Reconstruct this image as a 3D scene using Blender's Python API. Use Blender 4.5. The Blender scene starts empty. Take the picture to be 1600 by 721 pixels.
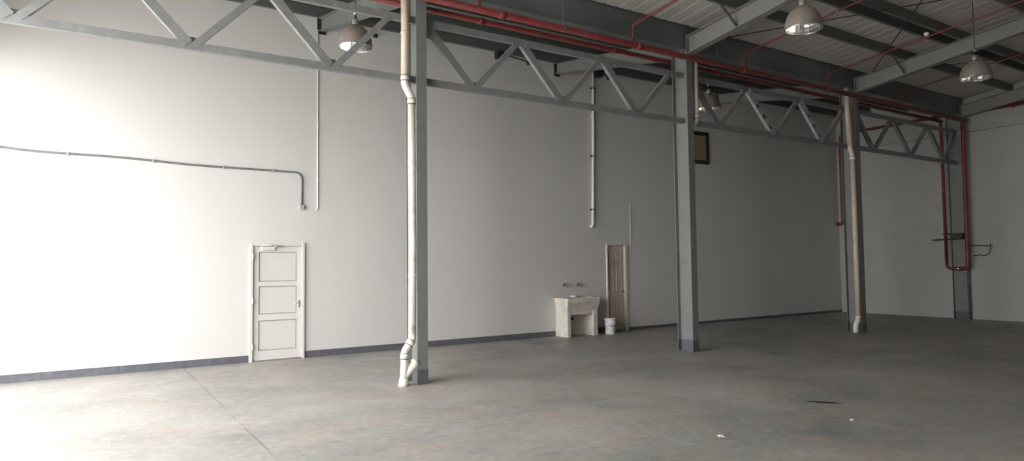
import bpy, bmesh, math, random
from mathutils import Vector, Matrix
random.seed(4)
PI = math.pi
scn = bpy.context.scene
COL = scn.collection

# ------------------------------------------------------------------ materials
def new_mat(name):
    m = bpy.data.materials.new(name); m.use_nodes = True
    nt = m.node_tree; b = nt.nodes['Principled BSDF']
    return m, nt, b

def mat(name, col, rough=0.6, metal=0.0, var=0.08, scale=6.0, bump=0.0, bscale=60.0, spec=0.5, stretch=(1, 1, 1), dirt=None, dirt_amt=0.3, dirt_scale=2.0):
    m, nt, b = new_mat(name)
    N, L = nt.nodes, nt.links
    tc = N.new('ShaderNodeTexCoord'); mp = N.new('ShaderNodeMapping'); mp.inputs['Scale'].default_value = stretch
    L.new(tc.outputs['Object'], mp.inputs['Vector'])
    nz = N.new('ShaderNodeTexNoise'); nz.inputs['Scale'].default_value = scale; nz.inputs['Detail'].default_value = 5
    L.new(mp.outputs[0], nz.inputs['Vector'])
    rp = N.new('ShaderNodeValToRGB')
    a = [max(0, c * (1 - var)) for c in col]; z = [min(1, c * (1 + var)) for c in col]
    rp.color_ramp.elements[0].position = .3; rp.color_ramp.elements[0].color = (*a, 1)
    rp.color_ramp.elements[1].position = .7; rp.color_ramp.elements[1].color = (*z, 1)
    L.new(nz.outputs['Fac'], rp.inputs['Fac'])
    out = rp.outputs['Color']
    if dirt:
        n2 = N.new('ShaderNodeTexNoise'); n2.inputs['Scale'].default_value = dirt_scale; n2.inputs['Detail'].default_value = 8
        L.new(mp.outputs[0], n2.inputs['Vector'])
        r2 = N.new('ShaderNodeValToRGB'); r2.color_ramp.elements[0].position = .5; r2.color_ramp.elements[1].position = .72
        r2.color_ramp.elements[0].color = (0, 0, 0, 1); r2.color_ramp.elements[1].color = (dirt_amt,) * 3 + (1,)
        L.new(n2.outputs['Fac'], r2.inputs['Fac'])
        mx = N.new('ShaderNodeMix'); mx.data_type = 'RGBA'
        L.new(r2.outputs['Color'], mx.inputs['Factor']); L.new(out, mx.inputs[6]); mx.inputs[7].default_value = (*dirt, 1)
        out = mx.outputs[2]
    L.new(out, b.inputs['Base Color'])
    b.inputs['Roughness'].default_value = rough; b.inputs['Metallic'].default_value = metal
    b.inputs['Specular IOR Level'].default_value = spec
    if bump:
        n3 = N.new('ShaderNodeTexNoise'); n3.inputs['Scale'].default_value = bscale; n3.inputs['Detail'].default_value = 3
        L.new(mp.outputs[0], n3.inputs['Vector'])
        bp = N.new('ShaderNodeBump'); bp.inputs['Strength'].default_value = bump; bp.inputs['Distance'].default_value = .01
        L.new(n3.outputs['Fac'], bp.inputs['Height']); L.new(bp.outputs[0], b.inputs['Normal'])
    return m

M = {}
M['wall'] = mat('white_wall_paint', (.62, .607, .592), .75, var=.02, scale=.7, bump=.12, bscale=25, stretch=(1, 1, .35), spec=.2)
M['endwall'] = mat('white_block_paint', (.47, .462, .445), .8, var=.03, scale=2, bump=.25, bscale=18, spec=.2)
M['skirt'] = mat('dark_grey_skirting_paint', (.105, .11, .128), .55, var=.12, scale=7, dirt=(.3, .3, .31), dirt_amt=.15, dirt_scale=14)
M['steel'] = mat('grey_steel_paint', (.195, .206, .198), .5, var=.07, scale=3, dirt=(.14, .14, .14), dirt_amt=.4, dirt_scale=5)
M['steel_base'] = mat('dark_blue_grey_paint', (.10, .106, .118), .5, var=.08)
M['truss'] = mat('truss_grey_paint', (.215, .223, .225), .5, var=.08, scale=5, dirt=(.36, .37, .37), dirt_amt=.3, dirt_scale=9)
M['slotted'] = mat('bare_galvanised_channel', (.50, .51, .52), .4, .3, var=.25, scale=12)
M['rafter'] = mat('rafter_grey_paint', (.255, .25, .238), .6, var=.06, scale=2)
M['purlin'] = mat('galvanised_purlin', (.15, .165, .155), .42, .35, var=.15, scale=3, stretch=(.3, 1, 1))
M['galv'] = mat('galvanised_gutter_sheet', (.17, .195, .195), .4, .4, var=.25, scale=1.6, stretch=(.5, 1, 1))
M['roof_white'] = mat('pale_roof_lining', (.58, .55, .52), .7, var=.05, scale=1.2)
M['roof_galv'] = mat('galvanised_roof_sheet', (.17, .185, .185), .45, .4, var=.2, scale=1.3)
M['red'] = mat('red_pipe_paint', (.20, .034, .030), .45, var=.15, scale=4, dirt=(.18, .09, .08), dirt_amt=.5, dirt_scale=5)
M['redpaint_coupling'] = mat('red_coupling_paint', (.24, .045, .04), .4)
M['pvc'] = mat('white_plastic_pipe', (.78, .75, .68), .38, var=.04, scale=3, dirt=(.40, .30, .20), dirt_amt=.55, dirt_scale=7)
M['pvc_tan'] = mat('aged_cream_plastic_pipe', (.66, .56, .44), .4, var=.06, scale=3, dirt=(.45, .33, .22), dirt_amt=.4, dirt_scale=4)
M['ring'] = mat('brown_pipe_glue', (.13, .085, .06), .6)
M['thinpvc'] = mat('thin_white_conduit', (.82, .79, .77), .45, var=.04)
M['darkconduit'] = mat('dark_grey_conduit', (.16, .17, .18), .45, var=.3, scale=14)
M['greybox'] = mat('grey_junction_plastic', (.36, .40, .41), .5)
M['door'] = mat('white_door_metal', (.63, .617, .595), .42, var=.02)
M['dark_shade_edging'] = mat('door_shade_line_and_sill', (.22, .205, .185), .7)
M['chrome'] = mat('brushed_metal', (.6, .6, .6), .25, 1.0, var=.1)
M['black'] = mat('black_painted_metal', (.022, .022, .024), .5)
M['darksteel'] = mat('dark_steel_rod_and_slot_shade', (.05, .05, .05), .5, .5)
M['wood'] = mat('aged_beige_door_wood', (.56, .48, .40), .6, var=.16, scale=3, stretch=(6, 1, .5), dirt=(.2, .16, .12), dirt_amt=.4, dirt_scale=3)
M['jamb'] = mat('cream_door_jamb', (.56, .51, .45), .6, var=.08)
M['concrete_sink'] = mat('painted_concrete', (.66, .615, .55), .75, var=.07, scale=6, bump=.3, bscale=30, dirt=(.42, .38, .33), dirt_amt=.5, dirt_scale=4)
M['bucket'] = mat('white_bucket_plastic', (.8, .79, .77), .35, var=.04, dirt=(.4, .37, .33), dirt_amt=.5, dirt_scale=9)
M['shade'] = mat('aluminium_lamp_shade', (.36, .32, .28), .42, .35, var=.07, scale=6)
M['reflector'] = mat('polished_reflector', (.93, .92, .90), .16, 1.0, var=.02)
M['bulb'] = mat('frosted_lamp_glass', (.85, .85, .83), .2)
M['brass'] = mat('dull_tap_brass', (.32, .30, .27), .35, .9)
M['litter'] = mat('pale_paper_scrap', (.72, .66, .55), .8)

def floor_mat():
    m, nt, b = new_mat('polished_concrete_floor'); N, L = nt.nodes, nt.links
    tc = N.new('ShaderNodeTexCoord')
    def noise(sc, det, st=(1, 1, 1), rough=.55, dist=0):
        mp = N.new('ShaderNodeMapping'); mp.inputs['Scale'].default_value = st; L.new(tc.outputs['Object'], mp.inputs['Vector'])
        n = N.new('ShaderNodeTexNoise'); n.inputs['Scale'].default_value = sc; n.inputs['Detail'].default_value = det
        n.inputs['Roughness'].default_value = rough; n.inputs['Distortion'].default_value = dist
        L.new(mp.outputs[0], n.inputs['Vector']); return n.outputs['Fac']
    def ramp(s, p0, c0, p1, c1):
        r = N.new('ShaderNodeValToRGB'); e = r.color_ramp.elements
        e[0].position = p0; e[0].color = (*c0, 1); e[1].position = p1; e[1].color = (*c1, 1); L.new(s, r.inputs['Fac']); return r.outputs['Color']
    def mix(f, a, c, mode='MIX'):
        x = N.new('ShaderNodeMix'); x.data_type = 'RGBA'; x.blend_type = mode
        for sock, v in ((x.inputs['Factor'], f), (x.inputs[6], a), (x.inputs[7], c)):
            if isinstance(v, (int, float)): sock.default_value = v
            elif isinstance(v, tuple): sock.default_value = (*v, 1)
            else: L.new(v, sock)
        return x.outputs[2]
    def math_(op, a, c=None, cl=False):
        x = N.new('ShaderNodeMath'); x.operation = op; x.use_clamp = cl
        for i, v in enumerate((a, c)):
            if v is None: continue
            if isinstance(v, (int, float)): x.inputs[i].default_value = v
            else: L.new(v, x.inputs[i])
        return x.outputs[0]
    base = ramp(noise(.55, 6, rough=.6, dist=.4), .32, (.235, .24, .226), .68, (.40, .385, .36))
    warm = ramp(noise(.9, 5, (1, 1.7, 1), dist=.7), .46, (0, 0, 0), .68, (.75, .75, .75))
    c = mix(warm, base, (.375, .318, .282))
    fine = ramp(noise(9, 8, (1, 1, 1), .7), .3, (.82, .82, .82), .7, (1.12, 1.12, 1.12))
    c = mix(1.0, c, fine, 'MULTIPLY')
    pale = ramp(noise(2.6, 9, (1.6, 1, 1), .75, 1.2), .57, (0, 0, 0), .72, (.75, .75, .75))
    c = mix(pale, c, (.50, .495, .475))
    # saw cut joints
    sx = N.new('ShaderNodeSeparateXYZ'); L.new(tc.outputs['Object'], sx.inputs[0])
    wob = math_('MULTIPLY', math_('SUBTRACT', noise(1.3, 2), .5), .03)
    def line(coord, at, w, amt):
        dd = math_('ABSOLUTE', math_('ADD', math_('SUBTRACT', coord, at), wob))
        return math_('MULTIPLY', math_('SUBTRACT', 1.0, math_('DIVIDE', dd, w), True), amt)
    tot = None
    for co, at, w, amt in [(sx.outputs[0], 1.5, .014, .8), (sx.outputs[0], 7.15, .012, .35), (sx.outputs[1], -6.18, .010, .6),
                           (sx.outputs[1], -8.5, .012, .55), (sx.outputs[0], 12.8, .012, .35), (sx.outputs[1], -3.68, .008, .25)]:
        l = line(co, at, w, amt); tot = l if tot is None else math_('MAXIMUM', tot, l)
    brk = ramp(noise(.9, 5), .40, (.15, .15, .15), .6, (1, 1, 1))
    tot = math_('MULTIPLY', tot, brk)
    c = mix(tot, c, (.11, .10, .09))
    # the oily drag mark, and small chips
    def blob(x, y, rx, ry, ang):
        ca, sa = math.cos(ang), math.sin(ang)
        dx = math_('SUBTRACT', sx.outputs[0], x); dy = math_('SUBTRACT', sx.outputs[1], y)
        uu = math_('DIVIDE', math_('ADD', math_('MULTIPLY', dx, ca), math_('MULTIPLY', dy, sa)), rx)
        vv = math_('DIVIDE', math_('SUBTRACT', math_('MULTIPLY', dy, ca), math_('MULTIPLY', dx, sa)), ry)
        r2 = math_('ADD', math_('MULTIPLY', uu, uu), math_('MULTIPLY', vv, vv))
        r2 = math_('ADD', r2, math_('MULTIPLY', math_('SUBTRACT', noise(14, 4), .5), 1.3))
        return math_('SUBTRACT', 1.0, r2, True)
    c = mix(math_('MULTIPLY', blob(7.55, -7.86, .23, .07, -.95), 1.6, True), c, (.06, .04, .038))
    L.new(c, b.inputs['Base Color'])
    rr = ramp(noise(1.8, 6), .3, (.42, .42, .42), .7, (.62, .62, .62))
    L.new(rr, b.inputs['Roughness']); b.inputs['Specular IOR Level'].default_value = .35
    bp = N.new('ShaderNodeBump'); bp.inputs['Strength'].default_value = .12; bp.inputs['Distance'].default_value = .004
    L.new(noise(30, 4), bp.inputs['Height']); L.new(bp.outputs[0], b.inputs['Normal'])
    return m
M['floor'] = floor_mat()

def pane_mat():
    m, nt, b = new_mat('amber_frosted_pane')
    b.inputs['Base Color'].default_value = (.42, .36, .20, 1); b.inputs['Roughness'].default_value = .25
    N, L = nt.nodes, nt.links
    tc = N.new('ShaderNodeTexCoord'); nz = N.new('ShaderNodeTexNoise'); nz.inputs['Scale'].default_value = 3
    L.new(tc.outputs['Object'], nz.inputs['Vector'])
    r = N.new('ShaderNodeValToRGB'); r.color_ramp.elements[0].color = (.27, .22, .13, 1); r.color_ramp.elements[1].color = (.36, .30, .18, 1)
    L.new(nz.outputs['Fac'], r.inputs['Fac']); L.new(r.outputs['Color'], b.inputs['Base Color'])
    return m
M['pane'] = pane_mat()
M['yard'] = mat('pale_yard_concrete', (.66, .65, .62), .8, scale=2)

# ------------------------------------------------------------------ mesh builder
class MB:
    def __init__(s): s.v = []; s.f = []; s.sm = []
    def add(s, verts, faces, smooth=False):
        o = len(s.v); s.v += [tuple(v) for v in verts]
        for f in faces: s.f.append([i + o for i in f]); s.sm.append(smooth)
        return s
    def box(s, x0, x1, y0, y1, z0, z1):
        v = [(x, y, z) for x in (x0, x1) for y in (y0, y1) for z in (z0, z1)]
        return s.add(v, [(0, 1, 3, 2), (4, 6, 7, 5), (0, 4, 5, 1), (2, 3, 7, 6), (0, 2, 6, 4), (1, 5, 7, 3)])
    def prism(s, prof, p0, p1, side=None, up=None, smooth=False):
        """extrude closed 2D profile (a along side, b along up) from p0 to p1"""
        p0 = Vector(p0); p1 = Vector(p1); d = (p1 - p0).normalized()
        up = Vector(up if up else (0, 0, 1))
        if side is None:
            sd = d.cross(up).normalized(); u = sd.cross(d).normalized()
        else:
            sd = Vector(side).normalized(); u = up.normalized()
        n = len(prof)
        v = [p + sd * a + u * b for p in (p0, p1) for a, b in prof]
        f = [(i, (i + 1) % n, n + (i + 1) % n, n + i) for i in range(n)]
        f += [tuple(reversed(range(n))), tuple(range(n, 2 * n))]
        return s.add(v, f, smooth)
    def tube(s, pts, r, seg=14, caps=True):
        pts = [Vector(p) for p in pts]; n = len(pts)
        rs = r if isinstance(r, (list, tuple)) else [r] * n
        rings = []; ref = None
        for i, p in enumerate(pts):
            t = ((pts[min(i + 1, n - 1)] - p).normalized() + (p - pts[max(i - 1, 0)]).normalized())
            t = t.normalized() if t.length > 1e-6 else Vector((0, 0, 1))
            if ref is None:
                ref = t.orthogonal().normalized()
            ref = (ref - t * ref.dot(t)).normalized(); b = t.cross(ref)
            rings.append([p + (ref * math.cos(2 * PI * k / seg) + b * math.sin(2 * PI * k / seg)) * rs[i] for k in range(seg)])
        v = [q for ring in rings for q in ring]
        f = [(i * seg + k, i * seg + (k + 1) % seg, (i + 1) * seg + (k + 1) % seg, (i + 1) * seg + k) for i in range(n - 1) for k in range(seg)]
        s.add(v, f, True)
        if caps:
            s.add(rings[0], [tuple(reversed(range(seg)))]); s.add(rings[-1], [tuple(range(seg))])
        return s
    def lathe(s, prof, c, seg=32, axis=None, closed=False):
        """prof: list of (r,h) about axis through c"""
        c = Vector(c); a = Vector(axis or (0, 0, 1)).normalized(); x = a.orthogonal().normalized(); y = a.cross(x)
        v = [c + a * h + (x * math.cos(2 * PI * k / seg) + y * math.sin(2 * PI * k / seg)) * r for r, h in prof for k in range(seg)]
        m = len(prof); rng = m if closed else m - 1
        f = [(i * seg + k, i * seg + (k + 1) % seg, ((i + 1) % m) * seg + (k + 1) % seg, ((i + 1) % m) * seg + k) for i in range(rng) for k in range(seg)]
        return s.add(v, f, True)
    def build(s, name, material, parent=None, bevel=0, smooth_angle=None):
        me = bpy.data.meshes.new(name)
        org = Vector((0, 0, 0))
        if parent is not None: org = Vector(parent['_o']) if '_o' in parent else Vector(parent.location)
        elif s.v:
            xs, ys, zs = zip(*s.v); org = Vector(((min(xs) + max(xs)) / 2, (min(ys) + max(ys)) / 2, min(zs)))
            if getattr(s, 'world', False): org = Vector((0, 0, 0))
        bm = bmesh.new(); vs = [bm.verts.new(Vector(v) - org) for v in s.v]
        for f, sm in zip(s.f, s.sm):
            try: fc = bm.faces.new([vs[i] for i in f]); fc.smooth = sm
            except ValueError: pass
        bmesh.ops.remove_doubles(bm, verts=bm.verts, dist=1e-5)
        bmesh.ops.recalc_face_normals(bm, faces=bm.faces)
        bm.to_mesh(me); bm.free()
        me.materials.append(material)
        o = bpy.data.objects.new(name, me); COL.objects.link(o)
        if parent is not None:
            o.parent = parent; o['_o'] = list(org)
        else: o.location = org; o['_o'] = list(org)
        if bevel:
            md = o.modifiers.new('bevel', 'BEVEL'); md.width = bevel; md.segments = 2; md.limit_method = 'ANGLE'; md.angle_limit = math.radians(40)
        return o

def empty(name, loc):
    o = bpy.data.objects.new(name, None); COL.objects.link(o); o.location = loc; o['_o'] = list(loc); return o
def tag(o, label, cat, group=None):
    o['label'] = label; o['category'] = cat
    if group: o['group'] = group
    return o
def struct(o): o['kind'] = 'structure'; return o

def Iprof(depth, fw, tf, tw):   # a = along flange width, b = along depth (centred)
    h = depth / 2; w = fw / 2; t = tw / 2
    return [(-w, -h), (w, -h), (w, -h + tf), (t, -h + tf), (t, h - tf), (w, h - tf), (w, h), (-w, h), (-w, h - tf), (-t, h - tf), (-t, -h + tf), (-w, -h + tf)]
def Cprof(w, h, t, lip=0):      # channel: web at a=0, height h (b from 0..h), flanges extend +a
    if lip:
        return [(0, 0), (w, 0), (w, lip), (w - t, lip), (w - t, t), (t, t), (t, h - t), (w - t, h - t), (w - t, h - lip), (w, h - lip), (w, h), (0, h)]
    return [(0, 0), (w, 0), (w, t), (t, t), (t, h - t), (w, h - t), (w, h), (0, h)]

# ------------------------------------------------------------------ dimensions (metres). long wall face Y=0, floor Z=0
XL, XE, YN = -1.6, 21.2, -17.5
YC0, YC1 = -3.86, -3.48             # column flange faces
CX = [4.15, 9.84, 15.65, 21.03]
def zr_cam(y): return 6.10 + .12 * (-4.0 - y)      # purlin seat, camera side bay
def zr_wall(y): return 6.10 + .118 * (y + 3.5)     # purlin seat, wall side bay

# ------------------------------------------------------------------ setting
m = MB(); m.world = True; m.box(XL - .25, XE + .3, YN - .25, .3, -.2, 0); struct(m.build('floor', M['floor']))
# long wall with openings for door 1 (solid behind), door 2 and the window
def wall_with_holes(name, x0, x1, z1, holes, y0, y1, material):
    xs = sorted({x0, x1, *[h[0] for h in holes], *[h[1] for h in holes]})
    zs = sorted({0, z1, *[h[2] for h in holes], *[h[3] for h in holes]})
    m = MB(); m.world = True
    for a, b in zip(xs, xs[1:]):
        for c, d in zip(zs, zs[1:]):
            if any(h[0] <= a and b <= h[1] and h[2] <= c and d <= h[3] for h in holes): continue
            m.box(a, b, y0, y1, c, d)
    return struct(m.build(name, material))
D1 = (2.60, 3.50, 0.0, 2.10); D2 = (11.02, 11.62, 0.0, 2.15); W1 = (13.86, 14.85, 4.44, 5.35)
wall_with_holes('wall_back', XL, XE + .25, 6.80, [D1, D2, W1], 0, .25, M['wall'])
m = MB(); m.world = True; m.box(XL, XE + .25, .25, .30, 0, 6.8); struct(m.build('wall_back_outer', M['wall']))
# end wall
m = MB(); m.world = True
m.box(XE, XE + .25, YN, 0, 0, 5.32)
struct(m.build('wall_right', M['endwall']))
m = MB(); m.world = True
m.add([(XE + .012, YN, 5.32), (XE + .012, 0, 5.32), (XE + .012, 0, zr_wall(0) + .2), (XE + .012, -3.7, 6.29), (XE + .012, YN, zr_cam(YN) + .19),
       (XE + .25, YN, 5.32), (XE + .25, 0, 5.32), (XE + .25, 0, zr_wall(0) + .2), (XE + .25, -3.7, 6.29), (XE + .25, YN, zr_cam(YN) + .19)],
      [(0, 1, 2, 3, 4), (9, 8, 7, 6, 5), (0, 5, 6, 1), (1, 6, 7, 2), (2, 7, 8, 3), (3, 8, 9, 4), (4, 9, 5, 0)])
struct(m.build('wall_right_upper', mat('grey_upper_wall_paint', (.42, .425, .40), .8, var=.03)))
m = MB(); m.world = True; m.box(XE - .004, XE + .012, YN, 0, 5.31, 5.33); struct(m.build('trim_2', M['steel']))
# left wall with the wide open doorway daylight comes through
OP = (-10.0, -.35, 0, 5.0)
def yz_wall(name, x0, x1, y0, y1, z1, holes, material):
    ys = sorted({y0, y1, *[h[0] for h in holes], *[h[1] for h in holes]}); zs = sorted({0, z1, *[h[2] for h in holes], *[h[3] for h in holes]})
    m = MB(); m.world = True
    for a, b in zip(ys, ys[1:]):
        for c, d in zip(zs, zs[1:]):
            if any(h[0] <= a and b <= h[1] and h[2] <= c and d <= h[3] for h in holes): continue
            m.box(x0, x1, a, b, c, d)
    return struct(m.build(name, material))
yz_wall('wall_left', XL - .25, XL, YN, .3, 6.3, [OP], M['wall'])
m = MB(); m.world = True
m.add([(x, y, z) for x in (XL - .25, XL) for y, z in ((YN, 6.3), (.3, 6.3), (.3, zr_wall(0) + .25), (-3.7, 6.34), (YN, zr_cam(YN) + .2))],
      [(0, 1, 2, 3, 4), (9, 8, 7, 6, 5), (0, 5, 6, 1), (1, 6, 7, 2), (2, 7, 8, 3), (3, 8, 9, 4), (4, 9, 5, 0)])
struct(m.build('wall_left_upper', M['wall']))
m = MB(); m.world = True; m.box(XL - .25, XE + .25, YN - .25, YN, 0, zr_cam(YN) + .3); struct(m.build('wall_front', M['wall']))
m = MB(); m.world = True; m.box(XL - 40, XL - .25, -40, 30, -.2, -.01); struct(m.build('ground', M['yard']))

# roof sheeting with trapezoid ribs running up the slope
def roof(name, ya, za, yb, zb, material):
    m = MB(); m.world = True
    x = XL - .25; pitch = .30; row = []
    while x < XE + .25:
        for dx, dz in ((0, 0), (.20, 0), (.215, .008), (.27, .008)):
            row.append((min(x + dx, XE + .25), dz))
        x += pitch
    n = len(row); v = []
    for y, z in ((ya, za), (yb, zb)):
        for t in (0, .03):
            v += [(x, y, z + dz + t) for x, dz in row]
    f = []
    for i in range(n - 1):
        f += [(i, i + 1, 2 * n + i + 1, 2 * n + i), (n + i, 3 * n + i, 3 * n + i + 1, n + i + 1)]
        f += [(i, n + i, n + i + 1, i + 1), (2 * n + i, 2 * n + i + 1, 3 * n + i + 1, 3 * n + i)]
    m.add(v, f); return struct(m.build(name, material))
roof('ceiling', YN - .25, zr_cam(YN - .25) + .205, -3.865, zr_cam(-3.865) + .205, M['roof_white'])
m = MB(); m.world = True; m.box(XL - .25, XE + .25, -3.875, -3.465, 6.275, 6.42); struct(m.build('trim_1', M['galv']))
roof('ceiling_wall_side', -3.475, zr_wall(-3.475) + .205, .3, zr_wall(.3) + .205, M['roof_galv'])

# painted skirting band
m = MB(); m.world = True; m.box(XL, 2.55, -.008, 0, 0, .125); struct(m.build('baseboard_left', M['skirt']))
m = MB(); m.world = True; m.box(3.55, 9.38, -.008, 0, 0, .125); struct(m.build('baseboard_middle', M['skirt']))
m = MB(); m.world = True; m.box(10.32, 10.96, -.008, 0, 0, .125); struct(m.build('baseboard_beside_sink', M['skirt']))
m = MB(); m.world = True; m.box(11.68, XE, -.008, 0, 0, .07); struct(m.build('baseboard_right', M['skirt']))

# ------------------------------------------------------------------ door 1: white metal door, three panels
d1 = empty('door_1', (3.05, 0, 0)); struct(d1)
x0, x1, zt = D1[0], D1[1], D1[3]
m = MB(); m.box(x0 - .035, x0 + .012, -.035, .08, 0, zt + .03); m.box(x1 - .012, x1 + .035, -.045, .08, 0, zt + .05); m.box(x0 + .012, x1 - .012, -.03, .08, zt - .012, zt + .03)
m.build('door_frame', M['door'], d1, .004)
# leaf: stiles and rails
leaf = MB(); yf, yb_ = .012, .055
sx0, sx1 = x0 + .016, x1 - .016
ix0, ix1 = sx0 + .105, sx1 - .085
bands = [(.19, .73), (.845, 1.35), (1.44, 1.975)]
zz = [.02, bands[0][0], bands[0][1], bands[1][0], bands[1][1], bands[2][0], bands[2][1], zt - .016]
leaf.box(sx0, ix0, yf, yb_, .02, zt - .016); leaf.box(ix1, sx1, yf, yb_, .02, zt - .016)
for a in range(0, 8, 2): leaf.box(ix0, ix1, yf, yb_, zz[a], zz[a + 1])
lf = leaf.build('door_leaf', M['door'], d1, .003)
for (a, b) in bands:
    m = MB(); m.box(ix0, ix1, yf + .022, yb_ - .008, a, b)
    pn = m.build('door_panel', M['door'], lf)
    g = MB(); w = .013
    for q in ((ix0, ix0 + w, a, b), (ix1 - w, ix1, a, b), (ix0, ix1, a, a + w * .8), (ix0, ix1, b - w * .8, b)):
        g.box(q[0], q[1], yf + .016, yf + .024, q[2], q[3])
    g.build('dark_shade_edging', M['dark_shade_edging'], lf)  # dark strips that paint the shadow line around each recessed panel
m = MB(); m.box(ix1 + .035, ix1 + .06, yf - .008, yf, .94, 1.08); hp = m.build('door_handle', M['chrome'], d1, .002)
m = MB(); m.tube([(ix1 + .048, yf - .004, 1.03), (ix1 + .048, yf - .05, 1.03), (ix1 + .01, yf - .055, 1.03), (ix1 - .05, yf - .05, 1.03)], .007, 10); m.build('lever', M['chrome'], hp)
m = MB(); m.box(ix0 + .05, ix0 + .27, -.045, .012, zt - .085, zt - .03)
dc = m.build('door_closer', M['door'], d1, .004)
m = MB(); m.tube([(ix0 + .22, -.035, zt - .03), (ix0 + .40, -.085, zt - .015), (ix0 + .05, -.06, zt + .005)], .008, 8); m.build('closer_arm', M['chrome'], dc)
for zh in (.22, 1.05, 1.85):
    m = MB(); m.tube([(x0 + .012, -.042, zh), (x0 + .012, -.042, zh + .09)], .010, 10); m.build('hinge', M['door'], d1)
m = MB(); m.box(x0, x1, -.03, .08, 0, .018); m.build('threshold', M['dark_shade_edging'], d1)

# ------------------------------------------------------------------ door 2: narrow, set back in its opening
d2 = empty('door_2', (11.32, 0, 0)); struct(d2)
x0, x1, zt = D2[0], D2[1], D2[3]
m = MB(); m.box(x0 - .035, x0 + .008, -.02, .2, 0, zt + .02); m.build('door_jamb', M['thinpvc'], d2, .003)
m = MB(); m.box(x1 - .008, x1 + .075, -.022, .2, 0, zt + .02); m.build('door_jamb', M['jamb'], d2, .003)
m = MB(); m.box(x0 + .008, x1 - .008, -.012, .2, zt - .012, zt + .012); m.build('door_head', M['jamb'], d2)
leaf = MB(); yf = .06; lx0, lx1 = x0 + .02, x1 - .03
leaf.box(lx0, lx1, yf, yf + .04, .01, zt - .02)
lf = leaf.build('door_leaf', M['wood'], d2)
wd = (lx1 - lx0)
for cxp in (.27, .73):
    for (a, b) in ((.18, .82), (.98, 1.62), (1.72, 1.98)):
        m = MB(); cx = lx0 + wd * cxp; hw = wd * .155
        for q in ((cx - hw, cx - hw + .022, a, b), (cx + hw - .022, cx + hw, a, b), (cx - hw, cx + hw, a, a + .02), (cx - hw, cx + hw, b - .02, b)):
            m.box(q[0], q[1], yf - .020, yf, q[2], q[3])
        m.box(cx - hw + .045, cx + hw - .045, yf - .014, yf, a + .05, b - .05)
        m.build('raised_panel', M['wood'], lf, .003)
m = MB(); m.lathe([(0, 0), (.012, 0), (.012, .03), (.028, .038), (.03, .055), (.018, .068), (0, .07)], (lx1 - .06, yf, .98), 16, (0, -1, 0)); m.build('door_knob', M['brass'], d2)

# ------------------------------------------------------------------ window 1: black frame, amber pane, high on the wall
w1 = empty('window_1', (14.35, 0, 4.44)); struct(w1)
x0, x1, z0, z1 = W1; t = .085
m = MB()
m.box(x0, x0 + t, -.035, .06, z0, z1); m.box(x1 - t, x1, -.035, .06, z0, z1); m.box(x0 + t, x1 - t, -.035, .06, z0, z0 + t + .02); m.box(x0 + t, x1 - t, -.035, .06, z1 - t - .02, z1)
m.build('window_frame', M['black'], w1, .004)
m = MB(); m.box(x0 + t, x1 - t, .005, .02, z0 + t, z1 - t); m.build('window_pane', M['pane'], w1)

# ------------------------------------------------------------------ steel columns
def column(cx, label, top=5.82):
    r = empty('steel_column', (cx, (YC0 + YC1) / 2, 0)); tag(r, label, 'column', 'steel columns')
    m = MB(); yc = (YC0 + YC1) / 2
    m.prism(Iprof(YC1 - YC0, .165, .012, .009), (cx, yc, 0), (cx, yc, top), side=(1, 0, 0), up=(0, 1, 0))
    m.build('shaft', M['steel'], r)
    # dark painted foot, a sleeve of paint just proud of the steel
    m = MB(); e = .0025
    pr = Iprof(YC1 - YC0 + 2 * e, .165 + 2 * e, .012 + 2 * e, .009 + 2 * e)
    m.prism(pr, (cx, yc, 0), (cx, yc, .215), side=(1, 0, 0), up=(0, 1, 0)); m.build('painted_foot', M['steel_base'], r)
    m = MB(); m.box(cx - .10, cx + .10, YC0 - .015, YC1 + .015, top - .012, top)
    m.build('cap_plate', M['steel'], r)
    # truss seat cleats on the web
    m = MB()
    for sg in (-1, 1):
        if cx > 20 and sg > 0: continue
        m.box(min(cx + sg * .005, cx + sg * .06), max(cx + sg * .005, cx + sg * .06), -3.722, -3.714, 4.41, 4.50)
    m.build('cleat', M['steel'], r)
    return r
column(CX[0], 'grey steel column nearest the white three-panelled door, a white drainpipe running down its side')
column(CX[1], 'grey steel column standing free between the concrete sink and the amber window, second from the left')
column(CX[2], 'grey steel column with a cream drainpipe, standing just before the far corner of the hall')
column(CX[3], 'grey steel column against the far end wall beside the red U-shaped riser pipes')

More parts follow.
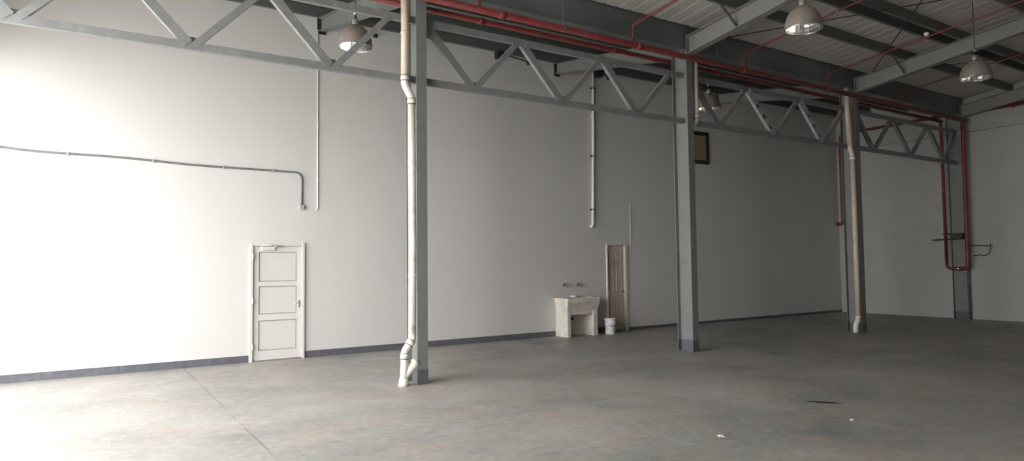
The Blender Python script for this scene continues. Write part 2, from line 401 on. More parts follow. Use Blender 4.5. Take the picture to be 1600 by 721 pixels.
# ------------------------------------------------------------------ roof trusses (one per bay)
YT = -3.675; ZB, ZT = 4.455, 5.355; CH = .10
def truss(xa, xb, low, up, label, holes=()):
    r = empty('roof_truss', ((xa + xb) / 2, YT, ZB - CH / 2)); tag(r, label, 'truss', 'lattice trusses along the column line')
    for nm, z, a, b in (('bottom_chord', ZB, xa, xb), ('top_chord', ZT, xa, xb)):
        m = MB(); m.prism([(p - .035, q - CH / 2) for p, q in Cprof(.07, CH, .008)], (a, YT, z), (b, YT, z), side=(0, 1, 0), up=(0, 0, 1)); m.build(nm, M['truss'], r)
    def diag(p, q, hole):
        P = Vector((p[0], YT, p[1])); Q = Vector((q[0], YT, q[1])); d = (Q - P).normalized(); n = Vector((0, -1, 0)).cross(d)
        P = P + d * .03; Q = Q - d * .03; w = .12 if (q[0] - p[0]) * (q[1] - p[1]) < 0 else .085
        if hole: w = .15
        m = MB()
        if not hole:
            m.prism([(a - .043, b - w / 2) for a, b in Cprof(.07, w, .007)], P, Q, side=(0, 1, 0), up=n)
        else:
            # web split into side strips with lands between slotted holes
            for s in (-1, 1):
                m.prism([(-.043, s * w * .5), (-.036, s * w * .5), (-.036, s * w * .2), (-.043, s * w * .2)], P, Q, side=(0, 1, 0), up=n)
                m.prism([(-.043, s * (w * .5 - .007)), (.027, s * (w * .5 - .007)), (.027, s * w * .5), (-.043, s * w * .5)], P, Q, side=(0, 1, 0), up=n)
            Ln = (Q - P).length; st = 0
            for hs in (.36, .60, .84, 1.1):
                a = hs * Ln - .05
                if hs > 1: a = Ln
                m.prism([(-.043, -w * .2), (-.036, -w * .2), (-.036, w * .2), (-.043, w * .2)], P + d * st, P + d * a, side=(0, 1, 0), up=n); st = a + .10
            bk = MB(); bk.prism([(.0, -w * .42), (.012, -w * .42), (.012, w * .42), (.0, w * .42)], P, Q, side=(0, 1, 0), up=n)  # near-black strip added behind the slots, standing in for shade inside the holes
        ob = m.build('diagonal_brace', M['slotted'] if hole else M['truss'], r)
        if hole: ob['label'] = 'bare galvanised diagonal with slotted holes'; bk.build('slot_shade_strip', M['darksteel'], ob)
    k = 0
    pts = sorted([(x, ZB) for x in low] + [(x, ZT) for x in up])
    for p, q in zip(pts, pts[1:]):
        if p[1] == q[1]: continue
        dn = q[1] < p[1]
        a = (p[0] + .02, p[1]); b = (q[0] - .02, q[1])
        h = dn and k in holes
        if dn: k += 1
        diag(a, b, h)
    # small gusset plates at the lower nodes
    for x in low:
        m = MB(); m.box(x - .13, x + .06, YT + .03, YT + .036, ZB - .02, ZB + .13); m.build('gusset_plate', M['truss'], r)
    return r
truss(XL + .01, 4.14, [-.66, 1.11, 2.88], [-1.5, .22, 2.0, 3.75], 'grey lattice truss over the three-panelled door, left of the first column')
truss(4.16, 9.83, [5.12, 6.87, 8.60], [4.25, 6.0, 7.75, 9.5], 'grey lattice truss between the first and second columns, above the sink')
truss(9.85, 15.61, [10.88, 12.70, 14.50], [10.05, 11.75, 13.58, 15.4], 'grey lattice truss with slotted diagonals between the second and third columns', holes=(1, 2))
truss(15.63, 21.02, [16.66, 18.48, 20.31], [15.85, 17.58, 19.40, 20.95], 'grey lattice truss nearest the far end wall, short and dark')

# ------------------------------------------------------------------ rafters
def rafter_cam(cx, label):
    m = MB(); ya, yb = YC0 - .012, YN
    def zb(y): return 5.76 + .135 * (-4.1 - y) if y > -7.5 else 5.76 + .135 * 3.4 + .12 * (-7.5 - y)
    for a, b in ((ya, -7.5), (-7.5, yb)):
        for (u0, u1, w) in ((0, .012, .0825), (None, None, .005), ('t', 't', .0825)):
            za0, za1 = zb(a), zb(b); ta, tb = zr_cam(a), zr_cam(b)
            if u0 == 0: q = [(za0, za0 + .012), (za1, za1 + .012)]
            elif u0 is None: q = [(za0, ta), (za1, tb)]
            else: q = [(ta - .012, ta), (tb - .012, tb)]
            v = [(cx + sx * w, y, z) for y, zs in ((a, q[0]), (b, q[1])) for z in zs for sx in (-1, 1)]
            m.add(v, [(0, 1, 3, 2), (4, 6, 7, 5), (0, 4, 5, 1), (2, 3, 7, 6), (0, 2, 6, 4), (1, 5, 7, 3)])
    m.box(cx - .0825, cx + .0825, ya, ya + .012, 5.60, 6.12)
    o = m.build('roof_rafter', M['rafter']); tag(o, label, 'rafter', 'rafters rising from the columns towards the camera side'); return o
rafter_cam(CX[0], 'pale grey roof rafter running up from the first column, mostly above the picture')
rafter_cam(CX[1], 'pale grey roof rafter rising from the second column, left of the big dome lamp')
rafter_cam(CX[2], 'pale grey roof rafter rising from the third column, behind the far right dome lamp')
rafter_cam(CX[3], 'grey roof rafter lying along the top of the far end wall')
def rafter_wall(cx, label):
    m = MB(); off = -.30
    for kind in ('b', 'w', 't'):
        pts = []
        for y, x, zb, zt in ((YC1, cx, 5.72, zr_wall(YC1)), (0, cx + off, 6.26, zr_wall(0))):
            w = .005 if kind == 'w' else .07
            lo, hi = {'b': (zb, zb + .012), 'w': (zb, zt), 't': (zt - .012, zt)}[kind]
            pts += [(x + sx * w, y, z) for z in (lo, hi) for sx in (-1, 1)]
        m.add(pts, [(0, 1, 3, 2), (4, 6, 7, 5), (0, 4, 5, 1), (2, 3, 7, 6), (0, 2, 6, 4), (1, 5, 7, 3)])
    e = empty('wall_side_rafter', (cx, YC1, 5.72))
    m.build('beam', M['steel'], e)
    k = MB(); k.box(cx + off - .085, cx + off + .085, -.012, 0, 6.20, 6.50); k.build('end_plate', M['black'], e)
    tag(e, label, 'rafter', 'short rafters between column line and long wall'); return e
rafter_wall(CX[0], 'short pale rafter from first column to long wall, left of the hanging lamp')
rafter_wall(CX[1], 'short pale rafter from the second column to the long wall, above the sink')
rafter_wall(CX[2], 'short pale rafter from the third column to the long wall, above the amber window')

# ------------------------------------------------------------------ purlins
def purlin(y, z, label, h=.20, x0=XL, x1=XE, flip=1, grp='purlins over the camera side bay'):
    m = MB(); m.prism([(flip * a, b) for a, b in Cprof(.065, h, .004, .018)], (x0, y, z), (x1, y, z), side=(0, 1, 0), up=(0, 0, 1))
    o = m.build('roof_purlin', M['purlin']); tag(o, label, 'purlin', grp); return o
for y, l in [(-5.08, 'dark galvanised purlin next to the valley gutter, crossing behind the big dome lamp'),
             (-5.93, 'dark galvanised purlin, lower and nearer-gutter one of the close pair at top right'),
             (-6.20, 'dark galvanised purlin, the farther from the gutter of the close pair at top right'),
             (-7.42, 'dark galvanised purlin cutting the top right corner of the picture')]:
    purlin(y, zr_cam(y) + .002, l)
for y in (-8.7, -9.9, -11.1, -12.3, -13.5, -14.7, -15.9, -17.1):
    purlin(y, zr_cam(y) + .002, 'galvanised roof purlin above and behind the camera', grp='unseen purlins behind the camera')
for y, l in [(-2.35, 'galvanised purlin of the wall side roof next to the truss line'), (-1.2, 'galvanised purlin in the middle of the wall side roof'),
             (-.10, 'galvanised purlin running along the top of the long white wall')]:
    purlin(y, zr_wall(y) + .002, l, grp='purlins over the wall side bay', h=.196)

# ------------------------------------------------------------------ valley gutter along the column line
m = MB(); g0, g1, gb, gt = -3.842, -3.50, 5.822, 6.272
prof = [(g0 - .03, gt), (g0, gt), (g0, gb), (g1, gb), (g1, gt), (g1 + .03, gt), (g1 + .03, gt - .004), (g1 + .004, gt - .004), (g1 + .004, gb - .0), (g1 + .004, gb - .0)]
prof = [(g0, gt), (g0, gb), (g1, gb), (g1, gt), (g1 - .004, gt), (g1 - .004, gb + .004), (g0 + .004, gb + .004), (g0 + .004, gt)]
m.prism(prof, (XL, 0, 0), (XE, 0, 0), side=(0, 1, 0), up=(0, 0, 1))
gut = m.build('valley_gutter', M['galv']); tag(gut, 'long dark galvanised box gutter running over the tops of the columns', 'gutter')

# ------------------------------------------------------------------ red sprinkler pipework
def mains(name, y, z, r, x0, x1, step, label, hang):
    e = empty(name, (x0, y, z)); tag(e, label, 'pipe', 'red sprinkler mains')
    m = MB(); m.tube([(x0, y, z), (x1, y, z)], r, 16); m.build('pipe', M['red'], e)
    x = x0 + 1.2
    while x < x1 - .3:
        m = MB(); m.tube([(x - .05, y, z), (x + .05, y, z)], r + .012, 16); m.build('coupling', M['redpaint_coupling'], e); x += step
    x = x0 + .6
    while x < x1 - .3:
        m = MB()
        m.tube([(x, y, z + r), (x, y, hang)], .006, 8)
        m.lathe([(r + .004, -.012), (r + .004, .012), (r, .012), (r, -.012)], (x, y, z), 16, (1, 0, 0), closed=True)
        m.build('hanger', M['galv'], e); x += 3.8
    return e
mains('sprinkler_main', -4.02, 5.60, .055, XL + .05, 20.93, 2.9, 'red sprinkler main passing in front of the columns, upper of the two', zr_cam(-4.02) + .1)
mains('sprinkler_main', -3.38, 5.70, .045, XL + .05, 20.93, 2.9, 'red sprinkler main passing behind the columns, lower of the two', 5.82)
def branch(x, label, y1=-16.5, head=None):
    e = empty('sprinkler_branch', (x, -4.02, 5.6)); tag(e, label, 'pipe', 'red branch pipes climbing the roof slope')
    m = MB(); zp = lambda y: 5.95 + .108 * (-4.0 - y); z0 = zp(-4.05)
    m.tube([(x, -4.02, 5.657), (x, -4.02, z0 - .03), (x, -4.03, z0 - .01), (x, -4.06, z0), (x, -4.2, z0 + .017)] + [(x, y, zp(y)) for y in (-4.6, -8, y1)], .017, 12)
    m.build('pipe', M['red'], e)
    m = MB(); m.tube([(x, -4.02, 5.657), (x, -4.02, 5.73)], .028, 12); m.build('tee', M['redpaint_coupling'], e)
    for y in (-6.02, -9.0, -12.0):
        z = zp(y)
        m = MB(); m.tube([(x - .0, y - .03, z + .002), (x, y + .03, z)], .024, 10); hd = m.build('sprinkler_fitting', M['redpaint_coupling'], e)
        m = MB(); m.tube([(x, y, z), (x, y, z - .03)], .012, 10); m.lathe([(0, -.062), (.026, -.062), (.026, -.056), (.006, -.05), (.006, -.03)], (x, y, z), 12); m.build('sprinkler_head', M['chrome'] if x != head else M['thinpvc'], hd)
    return e
branch(5.05, 'thin red branch pipe nearest the first column, above the picture')
branch(8.22, 'thin red branch pipe leaving the main just left of the second column')
branch(11.30, 'thin red branch pipe passing behind the big dome lamp')
branch(14.22, 'thin red branch pipe carrying a small white fitting, left of the third rafter')
branch(17.45, 'thin red branch pipe beyond the third rafter, near the far end wall')
# white detector below branch 3
m = MB(); c = (14.33, -6.10, zr_cam(-6.10) - .10)
m.lathe([(0, .07), (.045, .07), (.05, .055), (.05, .03), (.036, .01), (.03, -.01), (0, -.015)], (c[0], c[1], c[2] - .02), 20)
e = empty('smoke_detector', (c[0], c[1], c[2])); m.build('housing', M['thinpvc'], e)
m = MB(); m.lathe([(0, .1), (.02, .1), (.02, .05), (0, .05)], (c[0], c[1], c[2] - .0), 12); m.build('mount', M['black'], e)
tag(e, 'small white detector under the close pair of roof purlins at top right', 'detector')

# end wall cross pipe with corner drop
def arc(c, r, a0, a1, u, v, n=8):
    c = Vector(c); u = Vector(u); v = Vector(v)
    return [c + u * r * math.cos(a0 + (a1 - a0) * i / n) + v * r * math.sin(a0 + (a1 - a0) * i / n) for i in range(n + 1)]
xe = 21.08
e = empty('corner_riser', (xe, -.3, 2.9)); tag(e, 'red pipe crossing the end wall and dropping down in the far corner', 'pipe')
m = MB(); path = [(xe, -3.35, 5.88), (xe, -.35, 5.88)] + arc((xe, -.35, 5.73), .15, PI / 2, 0, (0, 1, 0), (0, 0, 1)) + [(xe, -.20, 3.0)] + arc((xe, -.10, 3.0), .10, PI, PI * 1.5, (0, 1, 0), (0, 0, 1)) + [(xe, -.06, 2.9)]
m.tube(path, .045, 14); m.build('pipe', M['red'], e)
m = MB(); m.tube([(xe, -.13, 2.9), (xe, -.02, 2.9)], .06, 14); m.build('end_coupling', M['redpaint_coupling'], e)
for z in (3.8, 4.9):
    m = MB(); m.box(xe - .06, XE - .001, -.215, -.185, z, z + .03); m.build('wall_clamp', M['black'], e)
# high level pipe round the top of the end wall, camera side
e = empty('end_wall_pipe', (xe, -9, 5.85)); tag(e, 'red pipe running high along the end wall right of the fourth column', 'pipe')
m = MB(); m.tube([(21.09, -4.08, 5.86), (21.09, -16.9, 5.86)], .05, 14); m.build('pipe', M['red'], e)
for y in (-5.6, -8.2, -11):
    m = MB(); m.tube([(21.09, y, 5.86), (21.09, y - .09, 5.86)], .062, 14); m.build('coupling', M['redpaint_coupling'], e)
    m = MB(); m.box(21.07, XE + .0, y + .5, y + .53, 5.80, 5.94); m.build('wall_clamp', M['black'], e)
# U-shaped pair of risers by column 4
e = empty('u_shaped_riser', (20.85, -3.6, 1.4)); tag(e, 'pair of red riser pipes joined in a U beside the fourth column', 'pipe')
xr = 20.86; ya_, yb_2 = -3.39, -3.80
m = MB()
m.tube([(xr, -3.38, 5.64), (xr, ya_, 5.5), (xr, ya_, 1.55)] + arc((xr, ya_ - .12, 1.55), .12, 0, -PI / 2, (0, 1, 0), (0, 0, 1)) + [(xr, yb_2 - .02, 1.43)], .043, 14)
m.build('riser', M['red'], e)
m = MB(); m.tube([(xr, -3.98, 5.54), (xr, yb_2 - .16, 5.4), (xr, yb_2 - .13, 1.56)] + arc((xr, yb_2 - .01, 1.55), .12, PI, PI * 1.5, (0, 1, 0), (0, 0, 1)), .05, 14)
m.build('riser', M['red'], e)
m = MB(); m.tube([(xr - .01, -3.74, 1.43), (xr - .01, -3.64, 1.43)], .062, 14); m.build('coupling', M['chrome'], e)
m = MB(); m.tube([(xr, ya_ + .35, 2.26), (xr, ya_ - .48, 2.28)], .018, 8); m.build('support_bar', M['black'], e)
m = MB(); m.tube([(xr - .01, ya_ + .07, 2.42), (xr - .01, ya_ - .55, 2.42)], .016, 8); m.build('support_bar', M['black'], e)
m = MB(); m.box(xr - .09, xr - .05, -3.86, -3.55, 2.28, 2.42); m.build('valve_body', M['black'], e)
# gauge arm on the right of the column
e2 = empty('valve_arm', (21.1, -4.2, 1.9)); tag(e2, 'thin dark bent valve arm sticking out right of the fourth column', 'valve')
m = MB(); m.tube([(21.06, -3.875, 2.08), (21.06, -4.42, 2.06)], .012, 8); m.tube([(21.06, -4.42, 2.12), (21.06, -4.42, 2.0)] + arc((21.06, -4.24, 1.96), .17, PI, PI * 1.75, (0, 1, 0), (0, 0, 1), 8), .010, 8)
m.build('arm', M['darksteel'], e2)
m = MB(); m.lathe([(.02, 0), (.035, 0), (.035, .03), (.02, .03)], (21.06, -4.05, 1.78), 12, (0, 0, 1), closed=True); m.build('valve_nut', M['darksteel'], e2)

# ------------------------------------------------------------------ rain downpipes
def downpipe(label, segs, rings, r=.056, extra=None):
    """segs: list of (path, material key)"""
    p0 = segs[-1][0][-1]
    e = empty('rain_downpipe', p0); tag(e, label, 'drainpipe', 'rain downpipes on the columns')
    for path, mk in segs:
        m = MB(); m.tube(path, r, 20); m.build('pipe_section', M[mk], e)
    for (c, ax) in rings:
        m = MB(); c = Vector(c); ax = Vector(ax).normalized()
        m.tube([c - ax * .035, c + ax * .035], r + .006, 20)
        cp = m.build('socket', M['pvc'], e)
        k = MB(); k.tube([c - ax * .047, c - ax * .0355], r + .007, 20); k.build('glue_ring', M['ring'], cp)
        k = MB(); k.tube([c + ax * .0355, c + ax * .043], r + .006, 20); k.build('glue_ring', M['ring'], cp)
    return e
yp = -3.80
e = downpipe('white rain downpipe on the first column, kinked, with a branch fitting at the floor', [
    ([(3.910, yp, 5.82), (3.915, yp, 5.2), (3.910, yp, 4.44)], 'pvc_tan'),
    ([(3.910, yp, 4.44), (3.910, yp, 4.36), (3.925, yp, 4.31), (4.000, yp, 4.18), (4.015, yp, 4.13), (4.015, yp, 4.07)], 'pvc'),
    ([(4.015, yp, 4.07), (4.017, yp, 3.0), (4.023, yp, 2.0), (4.010, yp, .70)], 'pvc'),
    ([(4.010, yp, .72), (4.010, yp, .66), (3.995, yp, .62), (3.910, yp, .50), (3.893, yp, .45), (3.891, yp, .30), (3.875, yp, .0)], 'pvc')],
    [((3.910, yp, 4.43), (0, 0, 1)), ((4.015, yp, 4.10), (0, 0, 1)), ((3.980, yp, .60), (.6, 0, .8)), ((3.893, yp, .42), (0, 0, 1))])
m = MB(); m.tube([(3.887, yp, .12), (3.955, yp - .01, .20), (4.055, yp - .03, .32)], .054, 20, caps=False)
m.lathe([(.054, 0), (.062, 0), (.062, .05), (.046, .05), (.046, -.12), (0, -.12)], (4.02, yp - .028, .308), 20, (.62, -.12, .74)); m.build('branch_fitting', M['pvc'], e)
m = MB(); m.lathe([(.056, 0), (.075, 0), (.072, .03), (.064, .10), (.056, .10)], (3.877, yp, 0), 20); m.build('floor_socket', M['pvc'], e)
for z in (1.55, 3.2, 5.1):
    m = MB(); xx = 4.017 if z < 4 else 3.913
    m.lathe([(.0565, -.012), (.061, -.012), (.061, .012), (.0565, .012)], (xx, yp, z), 20, closed=True); m.build('clamp', M['pvc'], e)

yp3 = -3.82
e = downpipe('cream rain downpipe on the third column near the far corner, bent at the foot', [
    ([(15.30, yp3, 5.82), (15.31, yp3, 5.2), (15.37, yp3, 4.45)], 'pvc_tan'),
    ([(15.37, yp3, 4.45), (15.38, yp3, 4.38), (15.45, yp3, 4.22), (15.46, yp3, 4.15)], 'pvc_tan'),
    ([(15.46, yp3, 4.15), (15.46, yp3, .38)], 'pvc_tan'),
    ([(15.46, yp3, .40), (15.46, yp3, .34), (15.44, yp3, .29), (15.35, yp3, .18), (15.335, yp3, .12), (15.33, yp3, .0)], 'pvc')],
    [((15.46, yp3, 4.14), (0, 0, 1)), ((15.46, yp3, .36), (0, 0, 1))])
e = downpipe('thin cream downpipe showing on the right side of the second column above truss level', [
    ([(10.06, -3.81, 5.82), (10.06, -3.81, 4.50), (10.04, -3.79, 4.42), (9.925, -3.69, 4.26), (9.905, -3.67, 4.18), (9.905, -3.67, 0)], 'pvc_tan')],
    [((10.06, -3.81, 4.56), (0, 0, 1))], r=.05)

# ------------------------------------------------------------------ wall services
m = MB(); yw = -.018
e = empty('wall_conduit', (3.48, 0, 2.8)); tag(e, 'dark grey sagging conduit along the left wall ending in a small box', 'conduit')
pts = []
for i in range(41):
    x = XL + .05 + (3.36 - XL - .05) * i / 40
    t = (x + 1.0) / 4.36
    z = 3.59 - .14 * max(0, t) ** .7 + .02 * math.sin(x * 2.4) * max(0, 1 - t) + (.025 * max(0, t - .55)) * 2
    pts.append((x, yw, z))
zl = pts[-1][2]
pts += [(3.36 + .12 * math.sin(a), yw, zl - .12 + .12 * math.cos(a)) for a in (PI / 8, PI / 4, PI * 3 / 8, PI / 2)] + [(3.48, yw, 2.86)]
m.tube(pts, .017, 10); m.build('conduit', M['darkconduit'], e)
m = MB(); m.box(3.435, 3.525, -.05, 0, 2.775, 2.865); bx = m.build('junction_box', M['greybox'], e, .004)
m = MB(); m.box(3.455, 3.505, -.055, -.05, 2.795, 2.845); m.build('socket_face', M['greybox'], bx)
for x in (-.2, 1.0, 2.1, 2.95):
    zz_ = min(pts, key=lambda p: abs(p[0] - x))[2]
    m = MB(); m.box(x - .012, x + .012, -.038, 0, zz_ - .03, zz_ + .03); m.build('clip', M['greybox'], e)

e = empty('thin_wall_pipe', (3.78, 0, 2.79)); tag(e, 'thin white conduit hanging straight down the wall right of the grey socket box', 'conduit')
m = MB(); m.tube([(3.775, -.014, 6.28), (3.78, -.014, 2.82), (3.772, -.014, 2.79), (3.745, -.014, 2.785)], .012, 10); m.build('pipe', M['thinpvc'], e)
for z in (3.35, 4.4, 5.4):
    m = MB(); m.box(3.757, 3.80, -.028, 0, z, z + .02); m.build('clip', M['thinpvc'], e)

e = empty('white_wall_pipe', (10.5, 0, 2.59)); tag(e, 'white plastic pipe with dark clips hanging down the wall above the sink', 'pipe')
m = MB(); m.tube([(10.63, -.05, 6.42), (10.60, -.05, 5.0), (10.54, -.05, 2.68), (10.535, -.05, 2.63), (10.51, -.05, 2.605), (10.46, -.05, 2.60)], .033, 14); m.build('pipe', M['thinpvc'], e)
for x, z in ((10.625, 6.05), (10.582, 4.35), (10.546, 3.02)):
    m = MB(); m.box(x - .06, x + .06, -.075, 0, z - .018, z + .018); m.build('clip', M['black'], e)
m = MB(); m.tube([(10.60, -.05, 5.3), (10.603, -.05, 5.42)], .039, 14); m.build('coupling', M['thinpvc'], e)

m = MB(); m.box(11.815, 11.845, -.012, 0, 2.2, 3.23); o = m.build('cable_trunking', M['wall'], None); tag(o, 'slim pale cable trunking above the narrow brown door', 'trunking')

# short dark cleats and rods at the top of the long wall
def bracket(x0, x1, z, label):
    e = empty('roof_bracket', (x0, 0, z)); tag(e, label, 'bracket', 'black brackets under the eaves purlin')
    m = MB(); m.box(x0 - .09, x0 + .09, -.16, 0, z - .09, z + .06); m.build('plate', M['black'], e, .003)
    m = MB(); m.tube([(x0 + .05, -.08, z + .04), (x1, -.08, z - .05)], .014, 8); m.build('rod', M['black'], e)
    m = MB(); m.box(x1 - .04, x1 + .05, -.12, 0, z - .09, z - .02); m.build('end_block', M['black'], e)
bracket(7.87, 8.70, 6.44, 'black bracket with a slanting rod high on the wall, left of the white pipe')
bracket(10.78, 11.15, 6.44, 'black bracket high on the wall just right of the white pipe')
m = MB(); m.box(4.90, 4.98, -.012, 0, 6.33, 6.41); m.tube([(4.94, -.01, 6.37), (4.94, -.09, 6.37)], .022, 10)
o = m.build('wall_bolt', M['black']); tag(o, 'small black knob high on the wall right of the hanging dome lamp', 'bolt')

# roof bracing rods
def rod(a, b, label):
    m = MB(); m.tube([a, b], .011, 8); o = m.build('bracing_rod', M['darksteel']); tag(o, label, 'rod', 'bracing rods under the roof')
zz_ = lambda y: zr_cam(y) - .03
rod((10.2, -3.95, 6.03), (15.52, -9.6, zz_(-9.6)), 'thin black bracing rod passing behind the big dome lamp towards the top right corner')
rod((15.5, -4.35, zz_(-4.35)), (9.95, -9.2, zz_(-9.2)), 'thin black bracing rod slanting from the third rafter up past the white detector')
rod((16.2, -4.6, zz_(-4.6)), (20.9, -9.4, zz_(-9.4)), 'thin black bracing rod in the bay nearest the end wall')
def fly(x, y, xo, label):
    m = MB(); z = zr_cam(y)
    m.prism(Cprof(.035, .035, .004), (x, y, z - .30), (x + xo, y, z + .06)); o = m.build('fly_brace', M['purlin']); tag(o, label, 'brace', 'fly braces between rafter and purlin')
fly(CX[1] - .03, -5.02, -.5, 'small slanting brace on the second rafter, left side')
fly(CX[2] - .03, -5.02, -.5, 'small slanting brace on the third rafter, left side')
# ------------------------------------------------------------------ high-bay dome lamps
def lamp(x, y, z, label, hang):
    e = empty('dome_lamp', (x, y, z)); tag(e, label, 'lamp', 'high-bay dome lamps')
    R = .265
    outer = [(R, 0), (R * .995, .05), (R * .96, .11), (R * .90, .165), (R * .81, .22), (R * .69, .27), (R * .54, .31), (R * .36, .34), (R * .2, .355), (R * .12, .36)]
    m = MB(); m.lathe(outer, (0, 0, 0) if 0 else (x, y, z), 40); m.build('lamp_shade', M['shade'], e)
    m = MB(); m.lathe([(R + .004, -.006), (R + .006, .006), (R - .004, .010), (R - .010, 0)], (x, y, z), 40, closed=True); m.build('rim', M['chrome'], e)
    m = MB(); inn = [(r - .006, h) for r, h in outer]
    m.lathe(inn + [(.0, .355)], (x, y, z), 24)
    o = m.build('reflector', M['reflector'], e)
    for p in o.data.polygons: p.use_smooth = False
    m = MB(); m.lathe([(0, .06), (.03, .065), (.055, .10), (.06, .16), (.045, .23), (.03, .28), (.03, .34), (0, .345)], (x, y, z), 20); m.build('bulb', M['bulb'], e)
    m = MB(); m.lathe([(0, .355), (.05, .355), (.055, .365), (.055, .43), (.04, .45), (0, .455)], (x, y, z), 20); m.build('ballast_housing', M['shade'], e)
    m = MB(); m.tube([(x, y, z + .45), (x, y, z + .50)], .016, 10); m.tube([(x, y, z + .50), (x, y, hang)], .008, 8); m.build('hanger', M['darksteel'], e)
    m = MB(); m.lathe([(0, 0), (.035, .01), (.035, .05), (0, .06)], (x, y, z + .52), 12); m.build('hook', M['chrome'], e)
lamp(8.94, -6.87, 5.14, 'large bright-rimmed dome lamp hanging at the top, right of the second rafter', zr_cam(-6.87) + .22)
lamp(14.26, -6.97, 5.14, 'dim dome lamp hanging at the far right, near the third rafter', zr_cam(-6.97) + .22)
lamp(3.60, -2.60, 5.17, 'dome lamp hanging behind the left truss, next to the first column', zr_wall(-2.6) + .21)
lamp(11.85, -2.60, 5.15, 'dome lamp half hidden behind the truss right of the second column', zr_wall(-2.6) + .21)

# ------------------------------------------------------------------ concrete wash trough
sx0, sx1 = 9.395, 10.30; sd = .46
e = empty('laundry_sink', ((sx0 + sx1) / 2, -sd / 2, 0)); tag(e, 'cream concrete laundry sink on two slab legs against the long wall', 'sink')
# basin: tapers in towards the bottom; slight overhang over the legs
bx0, bx1, by = sx0 - .03, sx1 + .045, -sd - .05; zt, zb = .90, .57; rim = .055
def ring(x0, x1, y0, y1, z): return [(x0, y0, z), (x1, y0, z), (x1, y1, z), (x0, y1, z)]
v = ring(sx0 + .02, sx1 - .0, -sd + .03, -.002, zb) + ring(bx0, bx1, by, -.002, zt - .10) + ring(bx0, bx1, by, -.002, zt) + ring(bx0 + rim, bx1 - rim, by + rim, -.10, zt) + ring(bx0 + rim + .05, bx1 - rim - .05, by + rim + .04, -.13, zb + .08)
f = [(3, 2, 1, 0)]
for k in range(4):
    for i in range(4): f.append((k * 4 + i, k * 4 + (i + 1) % 4, (k + 1) * 4 + (i + 1) % 4, (k + 1) * 4 + i))
f.append((16, 17, 18, 19))
m = MB(); m.add(v, f); m.build('basin', M['concrete_sink'], e, .012)
for a, b in ((sx0, sx0 + .10), (sx1 - .14, sx1)):
    m = MB(); m.box(a, b, -sd, -.002, 0, zb + .02); m.build('leg', M['concrete_sink'], e, .01)
m = MB(); m.box(sx0 + .10, sx1 - .14, -sd + .02, -sd + .10, zb - .06, zb + .01); m.build('apron', M['concrete_sink'], e, .008)
m = MB(); m.tube([(sx0 + .30, -.25, zb + .01), (sx0 + .30, -.25, .40), (sx0 + .30, -.23, .36), (sx0 + .30, -.18, .36), (sx0 + .30, -.16, .40), (sx0 + .30, -.10, .43), (sx0 + .30, -.004, .43)], .024, 12); m.build('waste_pipe', M['thinpvc'], e)
m = MB(); m.tube([(sx0 + .30, -.25, .44), (sx0 + .30, -.25, .38)], .036, 12); m.build('trap_nut', M['black'], e)
m = MB(); m.lathe([(0, 0), (.075, 0), (.085, .02), (.075, .035), (0, .04)], ((sx0 + sx1) / 2 + .07, -.055, zt), 18)
o = m.build('soap_dish', M['bucket']); tag(o, 'small white round dish on the back edge of the sink', 'dish')
def tap(x, label):
    e = empty('wall_tap', (x, 0, 1.18)); tag(e, label, 'tap', 'wall taps over the sink')
    m = MB(); m.lathe([(0, 0), (.03, 0), (.03, .008), (.014, .012)], (x, 0, 1.18), 16, (0, -1, 0)); m.tube([(x, -.008, 1.18), (x, -.09, 1.18), (x, -.115, 1.17), (x, -.125, 1.13)], .014, 12); m.build('spout', M['brass'], e)
    m = MB(); m.tube([(x, -.06, 1.185), (x, -.06, 1.225)], .011, 10); h = m.build('valve_stem', M['brass'], e)
    m = MB(); m.tube([(x - .045, -.06, 1.23), (x + .045, -.06, 1.23)], .010, 8); m.tube([(x, -.105, 1.23), (x, -.015, 1.23)], .010, 8); m.build('handle', M['brass'], e)
tap(9.65, 'small metal wall tap above the sink, the left of the two'); tap(10.07, 'small metal wall tap above the sink, the right of the two')

# ------------------------------------------------------------------ bucket
bc = (10.72, -.41, 0)
e = empty('bucket', bc); tag(e, 'white plastic bucket with lid on the floor between sink and narrow door', 'bucket')
m = MB(); m.lathe([(0, 0), (.118, 0), (.122, .006), (.130, .22), (.137, .222), (.137, .232), (.131, .236), (.136, .355), (0, .355)], bc, 32); m.build('body', M['bucket'], e)
m = MB(); m.lathe([(.137, .335), (.144, .335), (.146, .372), (.138, .378), (.130, .372), (0, .370)], bc, 32); m.build('lid', M['bucket'], e)
m = MB(); m.tube([(bc[0] + .138 * math.cos(a), bc[1] + .138 * math.sin(a) - .008, .30 - .13 * math.sin((a + PI) ) ** 2 if 0 else .30 - .12 * abs(math.sin(a))) for a in [-PI * i / 12 for i in range(13)]], .003, 6); m.build('handle', M['darksteel'], e)

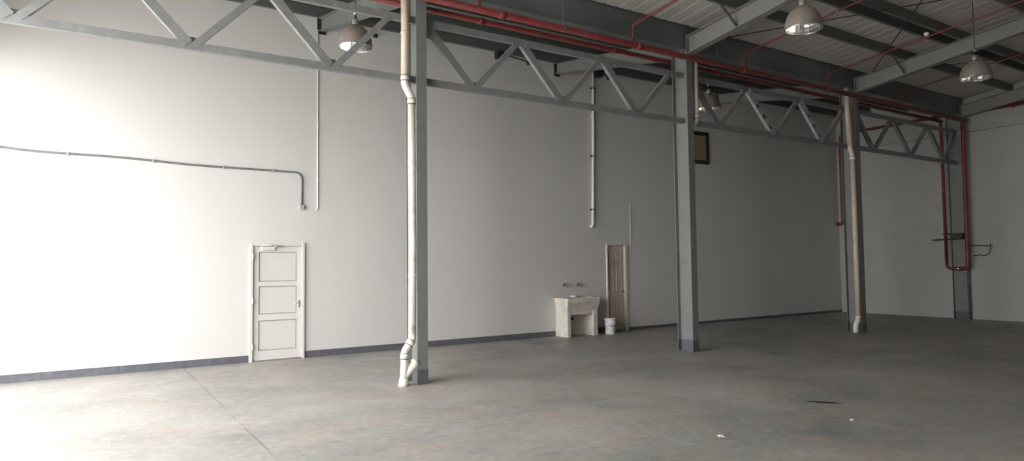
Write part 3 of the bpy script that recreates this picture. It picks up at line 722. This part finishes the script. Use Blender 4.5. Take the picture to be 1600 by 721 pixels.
# ------------------------------------------------------------------ litter on the floor
def scrap(x, y, r, label, seed):
    rnd = random.Random(seed); m = MB(); n = 9
    b = [(x + r * math.cos(2 * PI * i / n) * rnd.uniform(.5, 1.2), y + r * math.sin(2 * PI * i / n) * rnd.uniform(.5, 1.2)) for i in range(n)]
    v = [(p[0], p[1], rnd.uniform(.0, .004)) for p in b] + [(p[0] * .6 + x * .4, p[1] * .6 + y * .4, rnd.uniform(.008, .02)) for p in b] + [(x, y, .012)]
    f = [(i, (i + 1) % n, n + (i + 1) % n, n + i) for i in range(n)] + [(n + i, n + (i + 1) % n, 2 * n) for i in range(n)] + [tuple(reversed(range(n)))]
    m.add(v, f); o = m.build('paper_scrap', M['litter']); tag(o, label, 'litter', 'scraps on the floor')
scrap(5.30, -8.20, .045, 'pale crumpled scrap on the bare floor near the bottom of the picture', 1)
scrap(6.95, -8.56, .020, 'tiny pale scrap on the floor right of the larger scrap', 2)

# ------------------------------------------------------------------ light
w = bpy.data.worlds.new('sky'); scn.world = w; w.use_nodes = True
bg = w.node_tree.nodes['Background']; bg.inputs['Color'].default_value = (1.0, .99, .978, 1); bg.inputs['Strength'].default_value = 7.0
for (a, b, c, d) in (OP,):
    L_ = bpy.data.lights.new('doorway_portal', 'AREA'); L_.shape = 'RECTANGLE'; L_.size = d - c; L_.size_y = b - a
    L_.cycles.is_portal = True
    o = bpy.data.objects.new('doorway_portal', L_); COL.objects.link(o); o.location = (XL - .12, (a + b) / 2, (c + d) / 2)
    o.rotation_euler = (0, -PI / 2, 0)

# ------------------------------------------------------------------ camera
F, YAW, PITCH, ROLL, D_, H_ = 1039.3219, 0.5755, 0.0497, -0.0113, 12.6444, 1.7159
d = Vector((math.sin(YAW) * math.cos(PITCH), math.cos(YAW) * math.cos(PITCH), math.sin(PITCH)))
r0 = Vector((math.cos(YAW), -math.sin(YAW), 0)); u0 = r0.cross(d)
r = r0 * math.cos(ROLL) + u0 * math.sin(ROLL); u = -r0 * math.sin(ROLL) + u0 * math.cos(ROLL)
cam = bpy.data.cameras.new('camera'); co = bpy.data.objects.new('camera', cam); COL.objects.link(co)
co.matrix_world = Matrix(((r.x, u.x, -d.x, 0), (r.y, u.y, -d.y, -D_), (r.z, u.z, -d.z, H_), (0, 0, 0, 1)))
cam.sensor_fit = 'HORIZONTAL'; cam.sensor_width = 36; cam.lens = 36 * F / 1600; cam.clip_start = .05; cam.clip_end = 200
scn.camera = co
vs = scn.view_settings; vs.view_transform = 'Standard'; vs.look = 'None'; vs.gamma = 1; vs.use_curve_mapping = False; vs.exposure = 0.46
scn.cycles.max_bounces = 10; scn.cycles.diffuse_bounces = 8; scn.cycles.glossy_bounces = 4
scn.cycles.sample_clamp_indirect = 6
for o in list(bpy.data.objects):
    if '_o' in o: del o['_o']
